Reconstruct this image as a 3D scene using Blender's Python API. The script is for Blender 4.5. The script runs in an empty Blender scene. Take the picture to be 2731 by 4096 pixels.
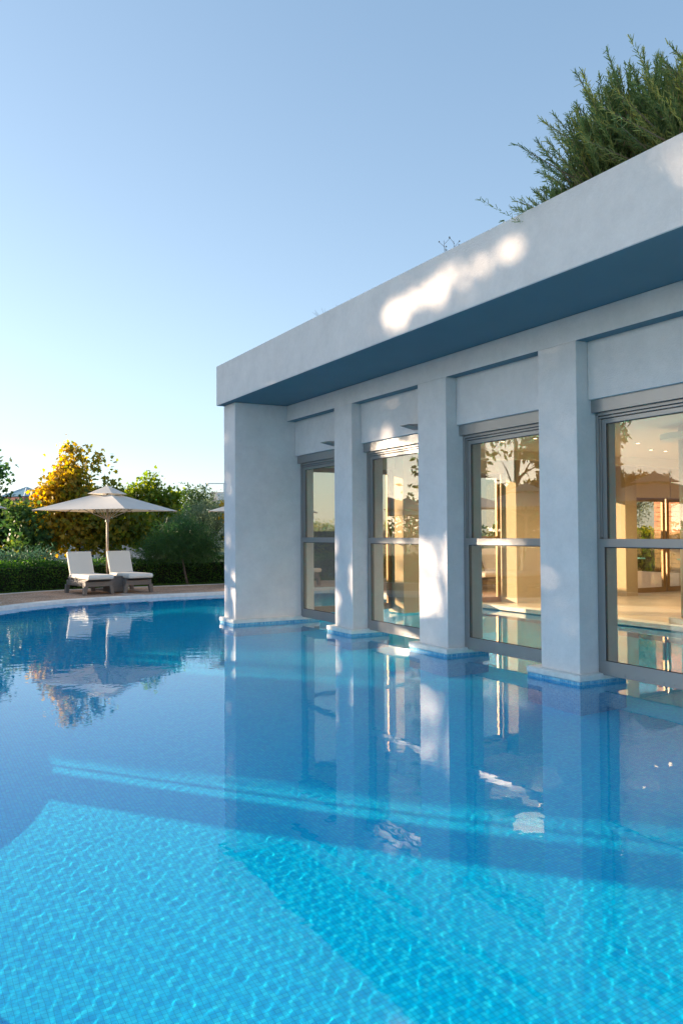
import bpy, bmesh, math, random
import numpy as np
from mathutils import Vector, Matrix

sc = bpy.context.scene
COL = sc.collection
R = math.radians
random.seed(7)
rng = np.random.default_rng(7)

# ------------------------------------------------------------------ camera
TH, PT, RL, CH = R(29.1), R(1.42), R(0.36), 1.6
fw = Vector((math.sin(TH)*math.cos(PT), math.cos(TH)*math.cos(PT), math.sin(PT)))
rt = Vector((math.cos(TH), -math.sin(TH), 0))
up = rt.cross(fw)
r2 = rt*math.cos(RL) - up*math.sin(RL)
u2 = up*math.cos(RL) + rt*math.sin(RL)
cd = bpy.data.cameras.new('camera'); cam = bpy.data.objects.new('camera', cd); COL.objects.link(cam)
cd.sensor_fit = 'VERTICAL'; cd.sensor_height = 36; cd.lens = 3304/4096*36
cd.clip_start = .05; cd.clip_end = 2000
M = Matrix((r2, u2, -fw)).transposed().to_4x4(); M.translation = (0, 0, CH)
cam.matrix_world = M
sc.camera = cam

# ------------------------------------------------------------------ light
SAZ, SEL = R(48), R(10)                      # sun stands over the far left
SUN = Vector((-math.cos(SAZ)*math.cos(SEL), math.sin(SAZ)*math.cos(SEL), math.sin(SEL)))
world = bpy.data.worlds.new('World'); sc.world = world; world.use_nodes = True
wn = world.node_tree
sky = wn.nodes.new('ShaderNodeTexSky'); sky.sky_type = 'NISHITA'; sky.sun_disc = False
sky.sun_elevation = SEL; sky.sun_rotation = -R(42)
sky.air_density = 1.0; sky.dust_density = 0.3; sky.ozone_density = 2.0
hs_ = wn.nodes.new('ShaderNodeHueSaturation'); hs_.inputs['Saturation'].default_value = .58; hs_.inputs['Value'].default_value = .72
veil = wn.nodes.new('ShaderNodeMix'); veil.data_type = 'RGBA'; veil.blend_type = 'ADD'; veil.inputs[0].default_value = 1
veil.inputs[7].default_value = (.10, .45, .90, 1)     # thin high haze that pales the evening sky
wn.links.new(sky.outputs[0], hs_.inputs['Color']); wn.links.new(hs_.outputs[0], veil.inputs[6])
wn.links.new(veil.outputs[2], wn.nodes['Background'].inputs[0])
wn.nodes['Background'].inputs[1].default_value = 0.09
sl = bpy.data.lights.new('sun', 'SUN'); so = bpy.data.objects.new('sun', sl); COL.objects.link(so)
sl.energy = 4.3; sl.angle = R(.5); sl.color = (1, .79, .57)
so.rotation_euler = SUN.to_track_quat('Z', 'Y').to_euler()
sl.cycles.is_caustics_light = True
sc.view_settings.view_transform = 'Standard'; sc.view_settings.look = 'None'
sc.view_settings.exposure = 1.80; sc.view_settings.gamma = 1
cy = sc.cycles
cy.max_bounces = 20; cy.diffuse_bounces = 8; cy.glossy_bounces = 5; cy.transmission_bounces = 14; cy.transparent_max_bounces = 16
cy.use_denoising = True; cy.caustics_reflective = True; cy.caustics_refractive = True
cy.sample_clamp_indirect = 6; cy.blur_glossy = 0.3

# ------------------------------------------------------------------ materials
def mat(name, col=(.5, .5, .5), rough=.6, metal=0, spec=.5, bump=None, var=None, trans=0, emit=None, coat=0):
    """bump=(scale,strength,distance); var=(scale,amount,detail) soft brightness wear"""
    m = bpy.data.materials.new(name); m.use_nodes = True; t = m.node_tree; N = t.nodes; L = t.links
    b = N['Principled BSDF']
    b.inputs['Base Color'].default_value = (*col, 1); b.inputs['Roughness'].default_value = rough
    b.inputs['Metallic'].default_value = metal; b.inputs['Specular IOR Level'].default_value = spec
    b.inputs['Coat Weight'].default_value = coat
    tc = N.new('ShaderNodeTexCoord')
    if var:
        n = N.new('ShaderNodeTexNoise'); n.inputs['Scale'].default_value = var[0]; n.inputs['Detail'].default_value = var[2] if len(var) > 2 else 5
        if len(var) > 3: n.inputs['Roughness'].default_value = var[3]
        L.new(tc.outputs['Object'], n.inputs['Vector'])
        r = N.new('ShaderNodeMapRange'); r.inputs[1].default_value = .3; r.inputs[2].default_value = .7
        r.inputs[3].default_value = 1-var[1]; r.inputs[4].default_value = 1+var[1]
        L.new(n.outputs['Fac'], r.inputs[0])
        mx = N.new('ShaderNodeMix'); mx.data_type = 'RGBA'; mx.blend_type = 'MULTIPLY'; mx.inputs[0].default_value = 1
        mx.inputs[6].default_value = (*col, 1); L.new(r.outputs[0], mx.inputs[7]); L.new(mx.outputs[2], b.inputs['Base Color'])
    if bump:
        n = N.new('ShaderNodeTexNoise'); n.inputs['Scale'].default_value = bump[0]; n.inputs['Detail'].default_value = 4
        L.new(tc.outputs['Object'], n.inputs['Vector'])
        bp = N.new('ShaderNodeBump'); bp.inputs['Strength'].default_value = bump[1]; bp.inputs['Distance'].default_value = bump[2]
        L.new(n.outputs['Fac'], bp.inputs['Height']); L.new(bp.outputs[0], b.inputs['Normal'])
    if emit:
        b.inputs['Emission Color'].default_value = (*emit[0], 1); b.inputs['Emission Strength'].default_value = emit[1]
    return m

def ramp(N, stops, interp='LINEAR'):
    r = N.new('ShaderNodeValToRGB'); cr = r.color_ramp; cr.interpolation = interp
    while len(cr.elements) < len(stops): cr.elements.new(.5)
    for e, (p, c) in zip(cr.elements, stops): e.position = p; e.color = (*c, 1)
    return r

def leafmat(name, stops, trans=.45, rough=.5):
    m = bpy.data.materials.new(name); m.use_nodes = True; t = m.node_tree; N = t.nodes; L = t.links; N.clear()
    a = N.new('ShaderNodeAttribute'); a.attribute_name = 'tint'
    r = ramp(N, stops); L.new(a.outputs['Fac'], r.inputs[0])
    d = N.new('ShaderNodeBsdfPrincipled'); d.inputs['Roughness'].default_value = rough; d.inputs['Specular IOR Level'].default_value = .35
    tr = N.new('ShaderNodeBsdfTranslucent'); mx = N.new('ShaderNodeMixShader'); mx.inputs[0].default_value = trans
    hs = N.new('ShaderNodeHueSaturation'); hs.inputs['Saturation'].default_value = 1.15; hs.inputs['Value'].default_value = 1.7
    L.new(r.outputs[0], d.inputs['Base Color']); L.new(r.outputs[0], hs.inputs['Color']); L.new(hs.outputs[0], tr.inputs[0])
    L.new(d.outputs[0], mx.inputs[1]); L.new(tr.outputs[0], mx.inputs[2])
    o = N.new('ShaderNodeOutputMaterial'); L.new(mx.outputs[0], o.inputs[0])
    return m

def glassmat(name, tint, ior=1.5):
    m = bpy.data.materials.new(name); m.use_nodes = True; t = m.node_tree; N = t.nodes; L = t.links; N.clear()
    g = N.new('ShaderNodeNewGeometry'); f = N.new('ShaderNodeFresnel')
    mp = N.new('ShaderNodeMapRange'); mp.inputs[3].default_value = ior; mp.inputs[4].default_value = 1/ior
    L.new(g.outputs['Backfacing'], mp.inputs[0]); L.new(mp.outputs[0], f.inputs[0])
    tr = N.new('ShaderNodeBsdfTransparent'); tr.inputs[0].default_value = (*tint, 1)
    gl = N.new('ShaderNodeBsdfGlossy'); gl.inputs['Roughness'].default_value = 0; gl.inputs[0].default_value = (1, 1, 1, 1)
    mx = N.new('ShaderNodeMixShader'); L.new(f.outputs[0], mx.inputs[0]); L.new(tr.outputs[0], mx.inputs[1]); L.new(gl.outputs[0], mx.inputs[2])
    o = N.new('ShaderNodeOutputMaterial'); L.new(mx.outputs[0], o.inputs[0]); return m

def tilemat(name, size, base, vary, grout, gw=.07, rough=.25):
    """square glass mosaic: every tile its own shade, thin grout joints"""
    m = bpy.data.materials.new(name); m.use_nodes = True; t = m.node_tree; N = t.nodes; L = t.links
    b = N['Principled BSDF']; b.inputs['Roughness'].default_value = rough; b.inputs['Specular IOR Level'].default_value = .08
    tc = N.new('ShaderNodeTexCoord'); sp = N.new('ShaderNodeVectorMath'); sp.operation = 'SCALE'; sp.inputs[3].default_value = 1/size
    L.new(tc.outputs['Object'], sp.inputs[0])
    fl = N.new('ShaderNodeVectorMath'); fl.operation = 'FLOOR'; L.new(sp.outputs[0], fl.inputs[0])
    fr = N.new('ShaderNodeVectorMath'); fr.operation = 'FRACTION'; L.new(sp.outputs[0], fr.inputs[0])
    wh = N.new('ShaderNodeTexWhiteNoise'); L.new(fl.outputs[0], wh.inputs['Vector'])
    r = ramp(N, vary); L.new(wh.outputs['Value'], r.inputs[0])
    # joints: only axes lying in the face count
    geo = N.new('ShaderNodeNewGeometry'); sx = N.new('ShaderNodeSeparateXYZ'); L.new(fr.outputs[0], sx.inputs[0])
    nx = N.new('ShaderNodeSeparateXYZ'); L.new(geo.outputs['True Normal'], nx.inputs[0])
    acc = None
    for i in range(3):
        a = N.new('ShaderNodeMath'); a.operation = 'LESS_THAN'; a.inputs[1].default_value = gw; L.new(sx.outputs[i], a.inputs[0])
        ab = N.new('ShaderNodeMath'); ab.operation = 'ABSOLUTE'; L.new(nx.outputs[i], ab.inputs[0])
        lt = N.new('ShaderNodeMath'); lt.operation = 'LESS_THAN'; lt.inputs[1].default_value = .6; L.new(ab.outputs[0], lt.inputs[0])
        mu = N.new('ShaderNodeMath'); mu.operation = 'MULTIPLY'; L.new(a.outputs[0], mu.inputs[0]); L.new(lt.outputs[0], mu.inputs[1])
        if acc is None: acc = mu
        else:
            k = N.new('ShaderNodeMath'); k.operation = 'MAXIMUM'; L.new(acc.outputs[0], k.inputs[0]); L.new(mu.outputs[0], k.inputs[1]); acc = k
    mx = N.new('ShaderNodeMix'); mx.data_type = 'RGBA'; L.new(acc.outputs[0], mx.inputs[0]); L.new(r.outputs[0], mx.inputs[6]); mx.inputs[7].default_value = (*grout, 1)
    L.new(mx.outputs[2], b.inputs['Base Color'])
    return m

PLASTER = mat('plaster', (.83, .775, .75), .92, spec=.2, bump=(70, .9, .006), var=(1.6, .11, 13, .82))
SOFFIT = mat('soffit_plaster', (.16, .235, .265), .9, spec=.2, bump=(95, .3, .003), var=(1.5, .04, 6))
STONE = mat('white_stone', (.80, .78, .74), .6, bump=(60, .3, .003), var=(9, .10, 8))
ALU = mat('grey_aluminium', (.36, .345, .335), .38, metal=.55, spec=.5, var=(3, .03))
ALU2 = mat('dark_gasket', (.04, .04, .045), .6)
BRONZE = mat('bronze_aluminium', (.30, .20, .11), .4, metal=.4)
IWALL = mat('cream_interior_plaster', (.66, .54, .34), .85, bump=(60, .1, .002), var=(1, .04))
IPIER = mat('tan_interior_plaster', (.50, .41, .28), .85, bump=(60, .1, .002), var=(1, .05))
ICEIL = mat('cream_ceiling_paint', (.76, .68, .50), .9, var=(.8, .03))
IFLOOR = mat('pale_limestone', (.62, .54, .42), .35, var=(2, .06))
PANE = glassmat('window_glass', (.93, .90, .84), 1.62)
TILEF = tilemat('blue_pool_mosaic', .0277, None, [(0, (.0, .58, .93)), (.5, (.0, .67, .98)), (1, (.02, .76, .99))], (.0, .42, .66), .085)
TILEB = tilemat('blue_waterline_mosaic', .0277, None, [(0, (.08, .34, .60)), (.5, (.14, .46, .70)), (1, (.30, .62, .78))], (.45, .58, .62), .09)
WOOD = mat('cedar_boards', (.42, .15, .07), .55, var=(7, .3, 8))
CANVAS_STOPS = (.90, .88, .85)

def canvasmat():
    m = mat('offwhite_canvas', CANVAS_STOPS, .9, spec=.1, bump=(40, .08, .01), var=(3, .03))
    t = m.node_tree; N = t.nodes; L = t.links; b = N['Principled BSDF']; o = [n for n in N if n.type == 'OUTPUT_MATERIAL'][0]
    tr = N.new('ShaderNodeBsdfTranslucent'); tr.inputs[0].default_value = (.8, .70, .56, 1)
    mx = N.new('ShaderNodeMixShader'); mx.inputs[0].default_value = .4
    L.new(b.outputs[0], mx.inputs[1]); L.new(tr.outputs[0], mx.inputs[2]); L.new(mx.outputs[0], o.inputs[0]); return m
CANVAS = canvasmat()
POLE = mat('pale_wood_pole', (.48, .37, .27), .5, var=(8, .1))
CUSH = mat('offwhite_cushion', (.80, .76, .70), .9, spec=.1, bump=(120, .15, .003), var=(2, .03))
BARK = mat('bark', (.14, .105, .08), .9, bump=(20, .5, .02), var=(8, .3))

def wickermat():
    m = bpy.data.materials.new('grey_wicker'); m.use_nodes = True; t = m.node_tree; N = t.nodes; L = t.links
    b = N['Principled BSDF']; b.inputs['Roughness'].default_value = .6
    tc = N.new('ShaderNodeTexCoord'); w = N.new('ShaderNodeTexChecker'); w.inputs['Scale'].default_value = 60
    w.inputs['Color1'].default_value = (.30, .26, .235, 1); w.inputs['Color2'].default_value = (.15, .13, .12, 1)
    L.new(tc.outputs['Object'], w.inputs['Vector']); L.new(w.outputs[0], b.inputs['Base Color'])
    bp = N.new('ShaderNodeBump'); bp.inputs['Distance'].default_value = .004; L.new(w.outputs['Fac'], bp.inputs['Height']); L.new(bp.outputs[0], b.inputs['Normal'])
    return m
WICKER = wickermat()

def gravelmat():
    m = bpy.data.materials.new('pebble_paving'); m.use_nodes = True; t = m.node_tree; N = t.nodes; L = t.links
    b = N['Principled BSDF']; b.inputs['Roughness'].default_value = .85
    tc = N.new('ShaderNodeTexCoord'); v = N.new('ShaderNodeTexVoronoi'); v.inputs['Scale'].default_value = 55
    L.new(tc.outputs['Object'], v.inputs['Vector'])
    s = N.new('ShaderNodeSeparateXYZ'); L.new(v.outputs['Color'], s.inputs[0])
    r = ramp(N, [(0, (.32, .165, .09)), (.4, (.52, .29, .175)), (.75, (.58, .38, .26)), (1, (.74, .60, .48))]); L.new(s.outputs[0], r.inputs[0])
    n = N.new('ShaderNodeTexNoise'); n.inputs['Scale'].default_value = 1.2; n.inputs['Detail'].default_value = 6; L.new(tc.outputs['Object'], n.inputs['Vector'])
    mr = N.new('ShaderNodeMapRange'); mr.inputs[1].default_value = .3; mr.inputs[2].default_value = .7; mr.inputs[3].default_value = .8; mr.inputs[4].default_value = 1.2
    L.new(n.outputs['Fac'], mr.inputs[0])
    mx = N.new('ShaderNodeMix'); mx.data_type = 'RGBA'; mx.blend_type = 'MULTIPLY'; mx.inputs[0].default_value = 1
    L.new(r.outputs[0], mx.inputs[6]); L.new(mr.outputs[0], mx.inputs[7]); L.new(mx.outputs[2], b.inputs['Base Color'])
    bp = N.new('ShaderNodeBump'); bp.inputs['Distance'].default_value = .006; bp.inputs['Strength'].default_value = .7
    L.new(v.outputs['Distance'], bp.inputs['Height']); bp.invert = True; L.new(bp.outputs[0], b.inputs['Normal'])
    return m
GRAVEL = gravelmat()
GRASSB = mat('lawn_soil', (.07, .11, .03), .95, bump=(30, .5, .03), var=(1.5, .25))
ROOFT = mat('terracotta_roof', (.34, .12, .08), .8, bump=(12, .6, .03), var=(3, .2))
SKYL = mat('skylight_glass', (.22, .36, .38), .15, spec=.8)
HOUSEW = mat('pale_house_render', (.62, .50, .46), .9, var=(.5, .05))
HOUSEY = mat('warm_white_render', (.66, .60, .55), .9, var=(.5, .04))
DARKW = mat('dark_window_glass', (.035, .045, .05), .08, spec=.8)
BLUEW = mat('curtained_window', (.45, .52, .58), .15, spec=.8)
WHITEP = mat('white_paint', (.78, .78, .78), .5)
TEAL = mat('teal_clip', (.12, .50, .46), .3)
LAMP = mat('downlight_glow', (.9, .8, .6), .4, emit=((1, .75, .42), 1.6))
GCOL = glassmat('balustrade_glass', (.80, .88, .80), 1.5)

# ------------------------------------------------------------------ mesh helpers
class MB:
    def __init__(s): s.v = []; s.f = []
    def add(s, vs, fs):
        o = len(s.v); s.v += [tuple(v) for v in vs]; s.f += [tuple(i+o for i in f) for f in fs]; return s
    def box(s, x0, x1, y0, y1, z0, z1):
        v = [(x0, y0, z0), (x1, y0, z0), (x1, y1, z0), (x0, y1, z0), (x0, y0, z1), (x1, y0, z1), (x1, y1, z1), (x0, y1, z1)]
        return s.add(v, [(0, 3, 2, 1), (4, 5, 6, 7), (0, 1, 5, 4), (1, 2, 6, 5), (2, 3, 7, 6), (3, 0, 4, 7)])
    def prism(s, poly, z0, z1):
        n = len(poly); v = [(x, y, z0) for x, y in poly] + [(x, y, z1) for x, y in poly]
        return s.add(v, [tuple(range(n-1, -1, -1)), tuple(range(n, 2*n))] + [(i, (i+1) % n, n+(i+1) % n, n+i) for i in range(n)])
    def tube(s, pts, rad, seg=8, caps=True):
        pts = [Vector(p) for p in pts]; n = len(pts)
        if not hasattr(rad, '__len__'): rad = [rad]*n
        vs = []; pr = None
        for i, p in enumerate(pts):
            d = (pts[min(i+1, n-1)]-pts[max(i-1, 0)]).normalized()
            if pr is None: a = d.orthogonal().normalized()
            else: a = (pr - d*pr.dot(d)).normalized()
            pr = a; b = d.cross(a)
            for k in range(seg):
                t = 2*math.pi*k/seg; vs.append(p + (a*math.cos(t)+b*math.sin(t))*rad[i])
        fs = [(i*seg+k, i*seg+(k+1) % seg, (i+1)*seg+(k+1) % seg, (i+1)*seg+k) for i in range(n-1) for k in range(seg)]
        if caps: fs += [tuple(range(seg-1, -1, -1)), tuple(range((n-1)*seg, n*seg))]
        return s.add(vs, fs)
    def build(s, name, m, parent=None, bevel=0, smooth=False, loc=None):
        me = bpy.data.meshes.new(name); me.from_pydata(s.v, [], s.f); me.update()
        if m: me.materials.append(m)
        o = bpy.data.objects.new(name, me); COL.objects.link(o)
        if parent: o.parent = parent
        if loc: o.location = loc
        if smooth: me.polygons.foreach_set('use_smooth', [True]*len(me.polygons))
        if bevel:
            b = o.modifiers.new('bevel', 'BEVEL'); b.width = bevel; b.segments = 2; b.limit_method = 'ANGLE'; b.angle_limit = R(40)
        return o

def tag(o, label=None, cat=None, group=None, kind=None):
    if label: o['label'] = label
    if cat: o['category'] = cat
    if group: o['group'] = group
    if kind: o['kind'] = kind
    return o
def empty(name, loc=(0, 0, 0), rz=0):
    o = bpy.data.objects.new(name, None); COL.objects.link(o); o.location = loc; o.rotation_euler = (0, 0, rz); o.empty_display_size = .2; return o
def children(o): return [c for c in bpy.data.objects if c.parent == o]
def copy_tree(o, parent=None):
    c = o.copy(); COL.objects.link(c); c.parent = parent
    for ch in children(o): copy_tree(ch, c)
    return c

def fast_mesh(name, V, F, m, parent=None, tint=None, smooth=False):
    """V (n,3); F (k,c) same corner count"""
    me = bpy.data.meshes.new(name); V = np.ascontiguousarray(V, dtype=np.float32); F = np.ascontiguousarray(F, dtype=np.int32); c = F.shape[1]
    me.vertices.add(len(V)); me.vertices.foreach_set('co', V.ravel())
    me.loops.add(F.size); me.loops.foreach_set('vertex_index', F.ravel())
    me.polygons.add(len(F)); me.polygons.foreach_set('loop_start', np.arange(len(F), dtype=np.int32)*c)
    if smooth: me.polygons.foreach_set('use_smooth', np.ones(len(F), bool))
    me.update(calc_edges=True)
    if tint is not None:
        a = me.attributes.new('tint', 'FLOAT', 'FACE'); a.data.foreach_set('value', np.asarray(tint, np.float32))
    me.materials.append(m); o = bpy.data.objects.new(name, me); COL.objects.link(o)
    if parent: o.parent = parent
    return o

MAPLE = np.array([(0, -.1), (.18, .02), (.5, -.02), (.32, .22), (.48, .5), (.2, .52), (0, 1), (-.2, .52), (-.48, .5), (-.32, .22), (-.5, -.02), (-.18, .02)])
OVAL = np.array([(0, 0), (.22, .35), (.16, .7), (0, 1), (-.16, .7), (-.22, .35)])
LANCE = np.array([(0, 0), (.11, .4), (0, 1), (-.11, .4)])
NEEDLE = np.array([(-.04, 0), (.04, 0), (.02, 1), (-.02, 1)])
def leaves(P, size, shape, D=None, flat=.0, droop=0.):
    """leaf polygons at points P (n,3); D optional growth direction"""
    n = len(P)
    if D is None: D = rng.normal(size=(n, 3)); D[:, 2] -= droop
    D = D/np.linalg.norm(D, axis=1, keepdims=True)
    Nn = rng.normal(size=(n, 3)); Nn[:, 2] += flat; S = np.cross(D, Nn); S /= np.linalg.norm(S, axis=1, keepdims=True)+1e-9
    sz = size*(.65+.7*rng.random(n))[:, None, None]
    V = P[:, None, :] + sz*(shape[None, :, 0:1]*S[:, None, :] + shape[None, :, 1:2]*D[:, None, :])
    k = len(shape); F = np.arange(n*k).reshape(n, k)
    return V.reshape(-1, 3), F

# ------------------------------------------------------------------ setting: ground, pool, deck
DZ = .075
POOL = [(-.9, -4), (-.6, -1), (-.4, 1.5), (-.3, 3.2), (-.35, 4.4), (-.6, 5.2), (-.95, 5.9), (-1.0, 6.5), (-.75, 7.1), (-.35, 7.6), (-.05, 8.3), (.05, 9.5), (.15, 11), (.3, 13.5), (.68, 15.6), (1.15, 17.2), (1.65, 18.0), (2.16, 18.6), (2.96, 19.4), (3.92, 19.95), (4.96, 20.2), (6.03, 20.27), (7.72, 20.25), (10.9, 20.25), (10.98, 20.0), (11.0, 14.5), (11.0, 13.4), (11.0, 3), (11.0, -4)]
def smoothpoly(P, a, b, it=2):
    """Chaikin-round the open run P[a:b]"""
    run = P[a:b]
    for _ in range(it):
        q = [run[0]]
        for p0, p1 in zip(run, run[1:]):
            q += [(.75*p0[0]+.25*p1[0], .75*p0[1]+.25*p1[1]), (.25*p0[0]+.75*p1[0], .25*p0[1]+.75*p1[1])]
        run = q + [run[-1]]
    return P[:a] + run + P[b:]
POOL = smoothpoly(POOL, 0, 23)
def offset(P, d):
    out = []
    n = len(P)
    for i in range(n):
        a, b, c = Vector(P[i-1]), Vector(P[i]), Vector(P[(i+1) % n])
        d1 = (b-a).normalized(); d2 = (c-b).normalized(); t = (d1+d2)
        t = t.normalized() if t.length > 1e-6 else d1
        nr = Vector((-t.y, t.x)); k = d/max(.5, nr.dot(Vector((-d1.y, d1.x)))); out.append((b.x+nr.x*k, b.y+nr.y*k))
    return out
def sheet_with_hole(name, outer, hole, z, m, thick=None):
    """flat sheet with the pool outline cut out (outer and hole as point rings)"""
    bm = bmesh.new()
    ov = [bm.verts.new((x, y, z)) for x, y in outer]; hv = [bm.verts.new((x, y, z)) for x, y in hole]
    es = [bm.edges.new((l[i-1], l[i])) for l in (ov, hv) for i in range(len(l))]
    bmesh.ops.triangle_fill(bm, use_beauty=True, use_dissolve=False, edges=es)
    for f in bm.faces:
        if f.normal.z < 0: f.normal_flip()
    me = bpy.data.meshes.new(name); bm.to_mesh(me); bm.free(); me.materials.append(m)
    o = bpy.data.objects.new(name, me); COL.objects.link(o); return o

BASIN = offset(POOL, -.0)
# ground (lawn) reaching the horizon, with the pool and its deck left open
tag(sheet_with_hole('ground', [(-900, -900), (900, -900), (900, 900), (-900, 900)], offset(POOL, .5), .03, GRASSB), kind='structure')
DECKO = [(-3.6, -4.5), (-3.6, 4), (-3.4, 9), (-3.0, 13), (-2.5, 16), (-1.7, 18.6), (-.6, 20.7), (1.0, 22.0), (2.64, 22.75), (3.86, 23.35), (5.2, 23.55), (7.5, 23.5), (9.5, 23.45), (14, 23.4), (22, 23.4), (22, -4.5)]
DECKO = smoothpoly(DECKO, 1, 12)
tag(sheet_with_hole('pool_deck', DECKO, offset(POOL, .25), DZ-.006, GRAVEL), kind='structure')
mb = MB(); n = len(POOL); IN = offset(POOL, -.03); OUT = offset(POOL, .26)
prof = [(IN, DZ-.09), (IN, DZ-.015), (offset(POOL, -.015), DZ), (OUT, DZ), (OUT, DZ-.05)]
vs = [(x, y, z) for P, z in prof for x, y in P]
mb.add(vs, [(k*n+i, k*n+(i+1) % n, (k+1)*n+(i+1) % n, (k+1)*n+i) for k in range(4) for i in range(n)])
tag(mb.build('pool_coping', STONE), kind='structure')
# white joint bands in the deck
mb = MB()
for a, b, w in (((2.35, 19.9), (1.2, 20.35), .12), ((5.78, 20.45), (5.35, 21.2), .14), ((10.2, 20.6), (10.6, 23.3), .12), ((-.2, 14.6), (-2.6, 15.4), .12)):
    a, b = Vector(a), Vector(b); d = (b-a).normalized(); nn = Vector((-d.y, d.x))*w/2
    mb.prism([(a+nn)[:], (a-nn)[:], (b-nn)[:], (b+nn)[:]], DZ-.02, DZ-.002)
tag(mb.build('deck_band', STONE), kind='structure')
# pale edging where the deck meets the lawn
mb = MB(); ed = DECKO[1:-3]
for (x0, y0), (x1, y1) in zip(ed, ed[1:]):
    d = Vector((x1-x0, y1-y0)).normalized(); nn = Vector((-d.y, d.x))*.05
    mb.add([(x0+nn.x, y0+nn.y, DZ+.01), (x0-nn.x, y0-nn.y, DZ+.01), (x1-nn.x, y1-nn.y, DZ+.01), (x1+nn.x, y1+nn.y, DZ+.01)], [(3, 2, 1, 0)])
    mb.add([(x0+nn.x, y0+nn.y, DZ+.01), (x0-nn.x, y0-nn.y, DZ+.01), (x0-nn.x, y0-nn.y, 0), (x1-nn.x, y1-nn.y, DZ+.01), (x1-nn.x, y1-nn.y, 0)], [(1, 3, 4, 2)])
tag(mb.build('deck_edging', STONE), kind='structure')
# basin: floor and walls
DEPTH = -1.35
mb = MB(); mb.add([(x, y, DEPTH) for x, y in BASIN], [tuple(range(len(BASIN)-1, -1, -1))])
me_b = mb.build('pool_floor', TILEF)
mb = MB(); mb.add([(x, y, z) for z in (DEPTH, DZ-.05) for x, y in BASIN], [(i, n+i, n+(i+1) % n, (i+1) % n) for i in range(n)])
pw = mb.build('pool_wall', TILEF); tag(pw, kind='structure'); pw.cycles.is_caustics_receiver = True; tag(me_b, kind='structure'); me_b.cycles.is_caustics_receiver = True

# water: fine real ripples (they throw the light net on the pool floor)
def axis(a, b, segs):
    out = [a]
    while out[-1] < b:
        t = out[-1]; st = np.interp(t, [q[0] for q in segs], [q[1] for q in segs]); out.append(t+st)
    return np.array(out)
xs = axis(-9.0, 11.3, [(-9, .25), (-1.8, .2), (-1.2, .03), (-.8, .0112), (6.2, .0112), (7, .03), (11, .06)])
ys = axis(-4.1, 29, [(-4.1, .08), (1.2, .06), (1.7, .0108), (8, .0118), (14, .022), (20, .035), (20.8, .2), (29, .3)])
X, Y = np.meshgrid(xs, ys); Z = np.zeros_like(X)
wr = np.random.default_rng(11)
for i in range(46):
    lam = .044*(2.3**wr.random()); k = 2*np.pi/lam; th = wr.normal(2.3, 1.0)+np.pi*(wr.random() < .3)
    A = .048/k**2
    Z += A*np.sin(k*(X*np.cos(th)+Y*np.sin(th))+wr.random()*9)
for i in range(16):                                   # longer, lazier swell
    lam = .35*(4**wr.random()); k = 2*np.pi/lam; th = wr.normal(1.9, .7); A = .0003/k
    Z += A*np.sin(k*(X*np.cos(th)+Y*np.sin(th))+wr.random()*9)
far = np.clip((Y-8)/8, 0, 1)
for i in range(26):                                   # light breeze further out
    lam = .12*(3**wr.random()); k = 2*np.pi/lam; th = wr.normal(1.5, .5); A = .0021/k
    Z += far*A*np.sin(k*(X*np.cos(th)+Y*np.sin(th))+wr.random()*9)
Z *= np.clip((X+1.4)/.4, 0, 1)*np.clip((21-Y)/.4, 0, 1)        # still where it lies under the deck
nx, ny = len(xs), len(ys); i = np.arange((ny-1)*nx).reshape(ny-1, nx)[:, :-1].ravel()
F = np.stack([i, i+1, i+nx+1, i+nx], -1)
wm = bpy.data.materials.new('water'); wm.use_nodes = True; t = wm.node_tree; t.nodes.clear()
g = t.nodes.new('ShaderNodeBsdfGlass'); g.inputs['IOR'].default_value = 1.333; g.inputs['Roughness'].default_value = 0
g.inputs['Color'].default_value = (.955, 1, 1, 1)
o_ = t.nodes.new('ShaderNodeOutputMaterial'); t.links.new(g.outputs[0], o_.inputs[0])
wo = fast_mesh('pool_water', np.stack([X, Y, Z], -1).reshape(-1, 3), F, wm, smooth=True)
tag(wo, kind='structure'); wo.cycles.is_caustics_caster = True

# ------------------------------------------------------------------ the pool house
house = tag(empty('pool_house', (5.25, 14.03, 0)), 'flat roofed grey plaster pool house with tall windows standing in the water', 'building')
def part(mb, name, m, parent=house, bevel=0, smooth=False, label=None):
    o = mb.build(name, m, parent, bevel, smooth)
    # children keep world coordinates
    r = parent
    off = Vector((0, 0, 0))
    while r is not None: off += r.location; r = r.parent
    o.location = -off
    if label: o['label'] = label
    return o
YB = -4.2       # the building runs on behind the camera
XB = 21.0
SZ, FT = 3.89, 4.60
# roof slab with parapet
mb = MB()
mb.box(5.25, 5.50, YB, 14.03, SZ+.004, FT)          # long parapet
mb.box(5.50, XB, 13.78, 14.03, SZ+.004, FT)
mb.box(XB-.25, XB, YB, 13.78, SZ+.004, FT)
mb.box(5.50, XB-.25, YB, YB+.25, SZ+.004, FT)
part(mb, 'roof_parapet', PLASTER, bevel=.006)
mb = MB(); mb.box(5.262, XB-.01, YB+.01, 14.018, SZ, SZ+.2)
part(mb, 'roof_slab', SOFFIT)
mb = MB(); mb.box(5.505, XB-.255, YB+.255, 13.775, SZ+.21, 4.36)
part(mb, 'roof_soil', GRASSB)
# long beam, wall lamp headers
mb = MB(); mb.box(6.38, 6.94, YB, 13.465, 3.612, SZ-.002)
part(mb, 'beam', PLASTER, bevel=.006)
mb = MB(); mb.box(5.38, 6.914, 13.468, 14.0, .10, SZ-.002)
part(mb, 'end_wall', PLASTER, bevel=.008)

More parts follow.
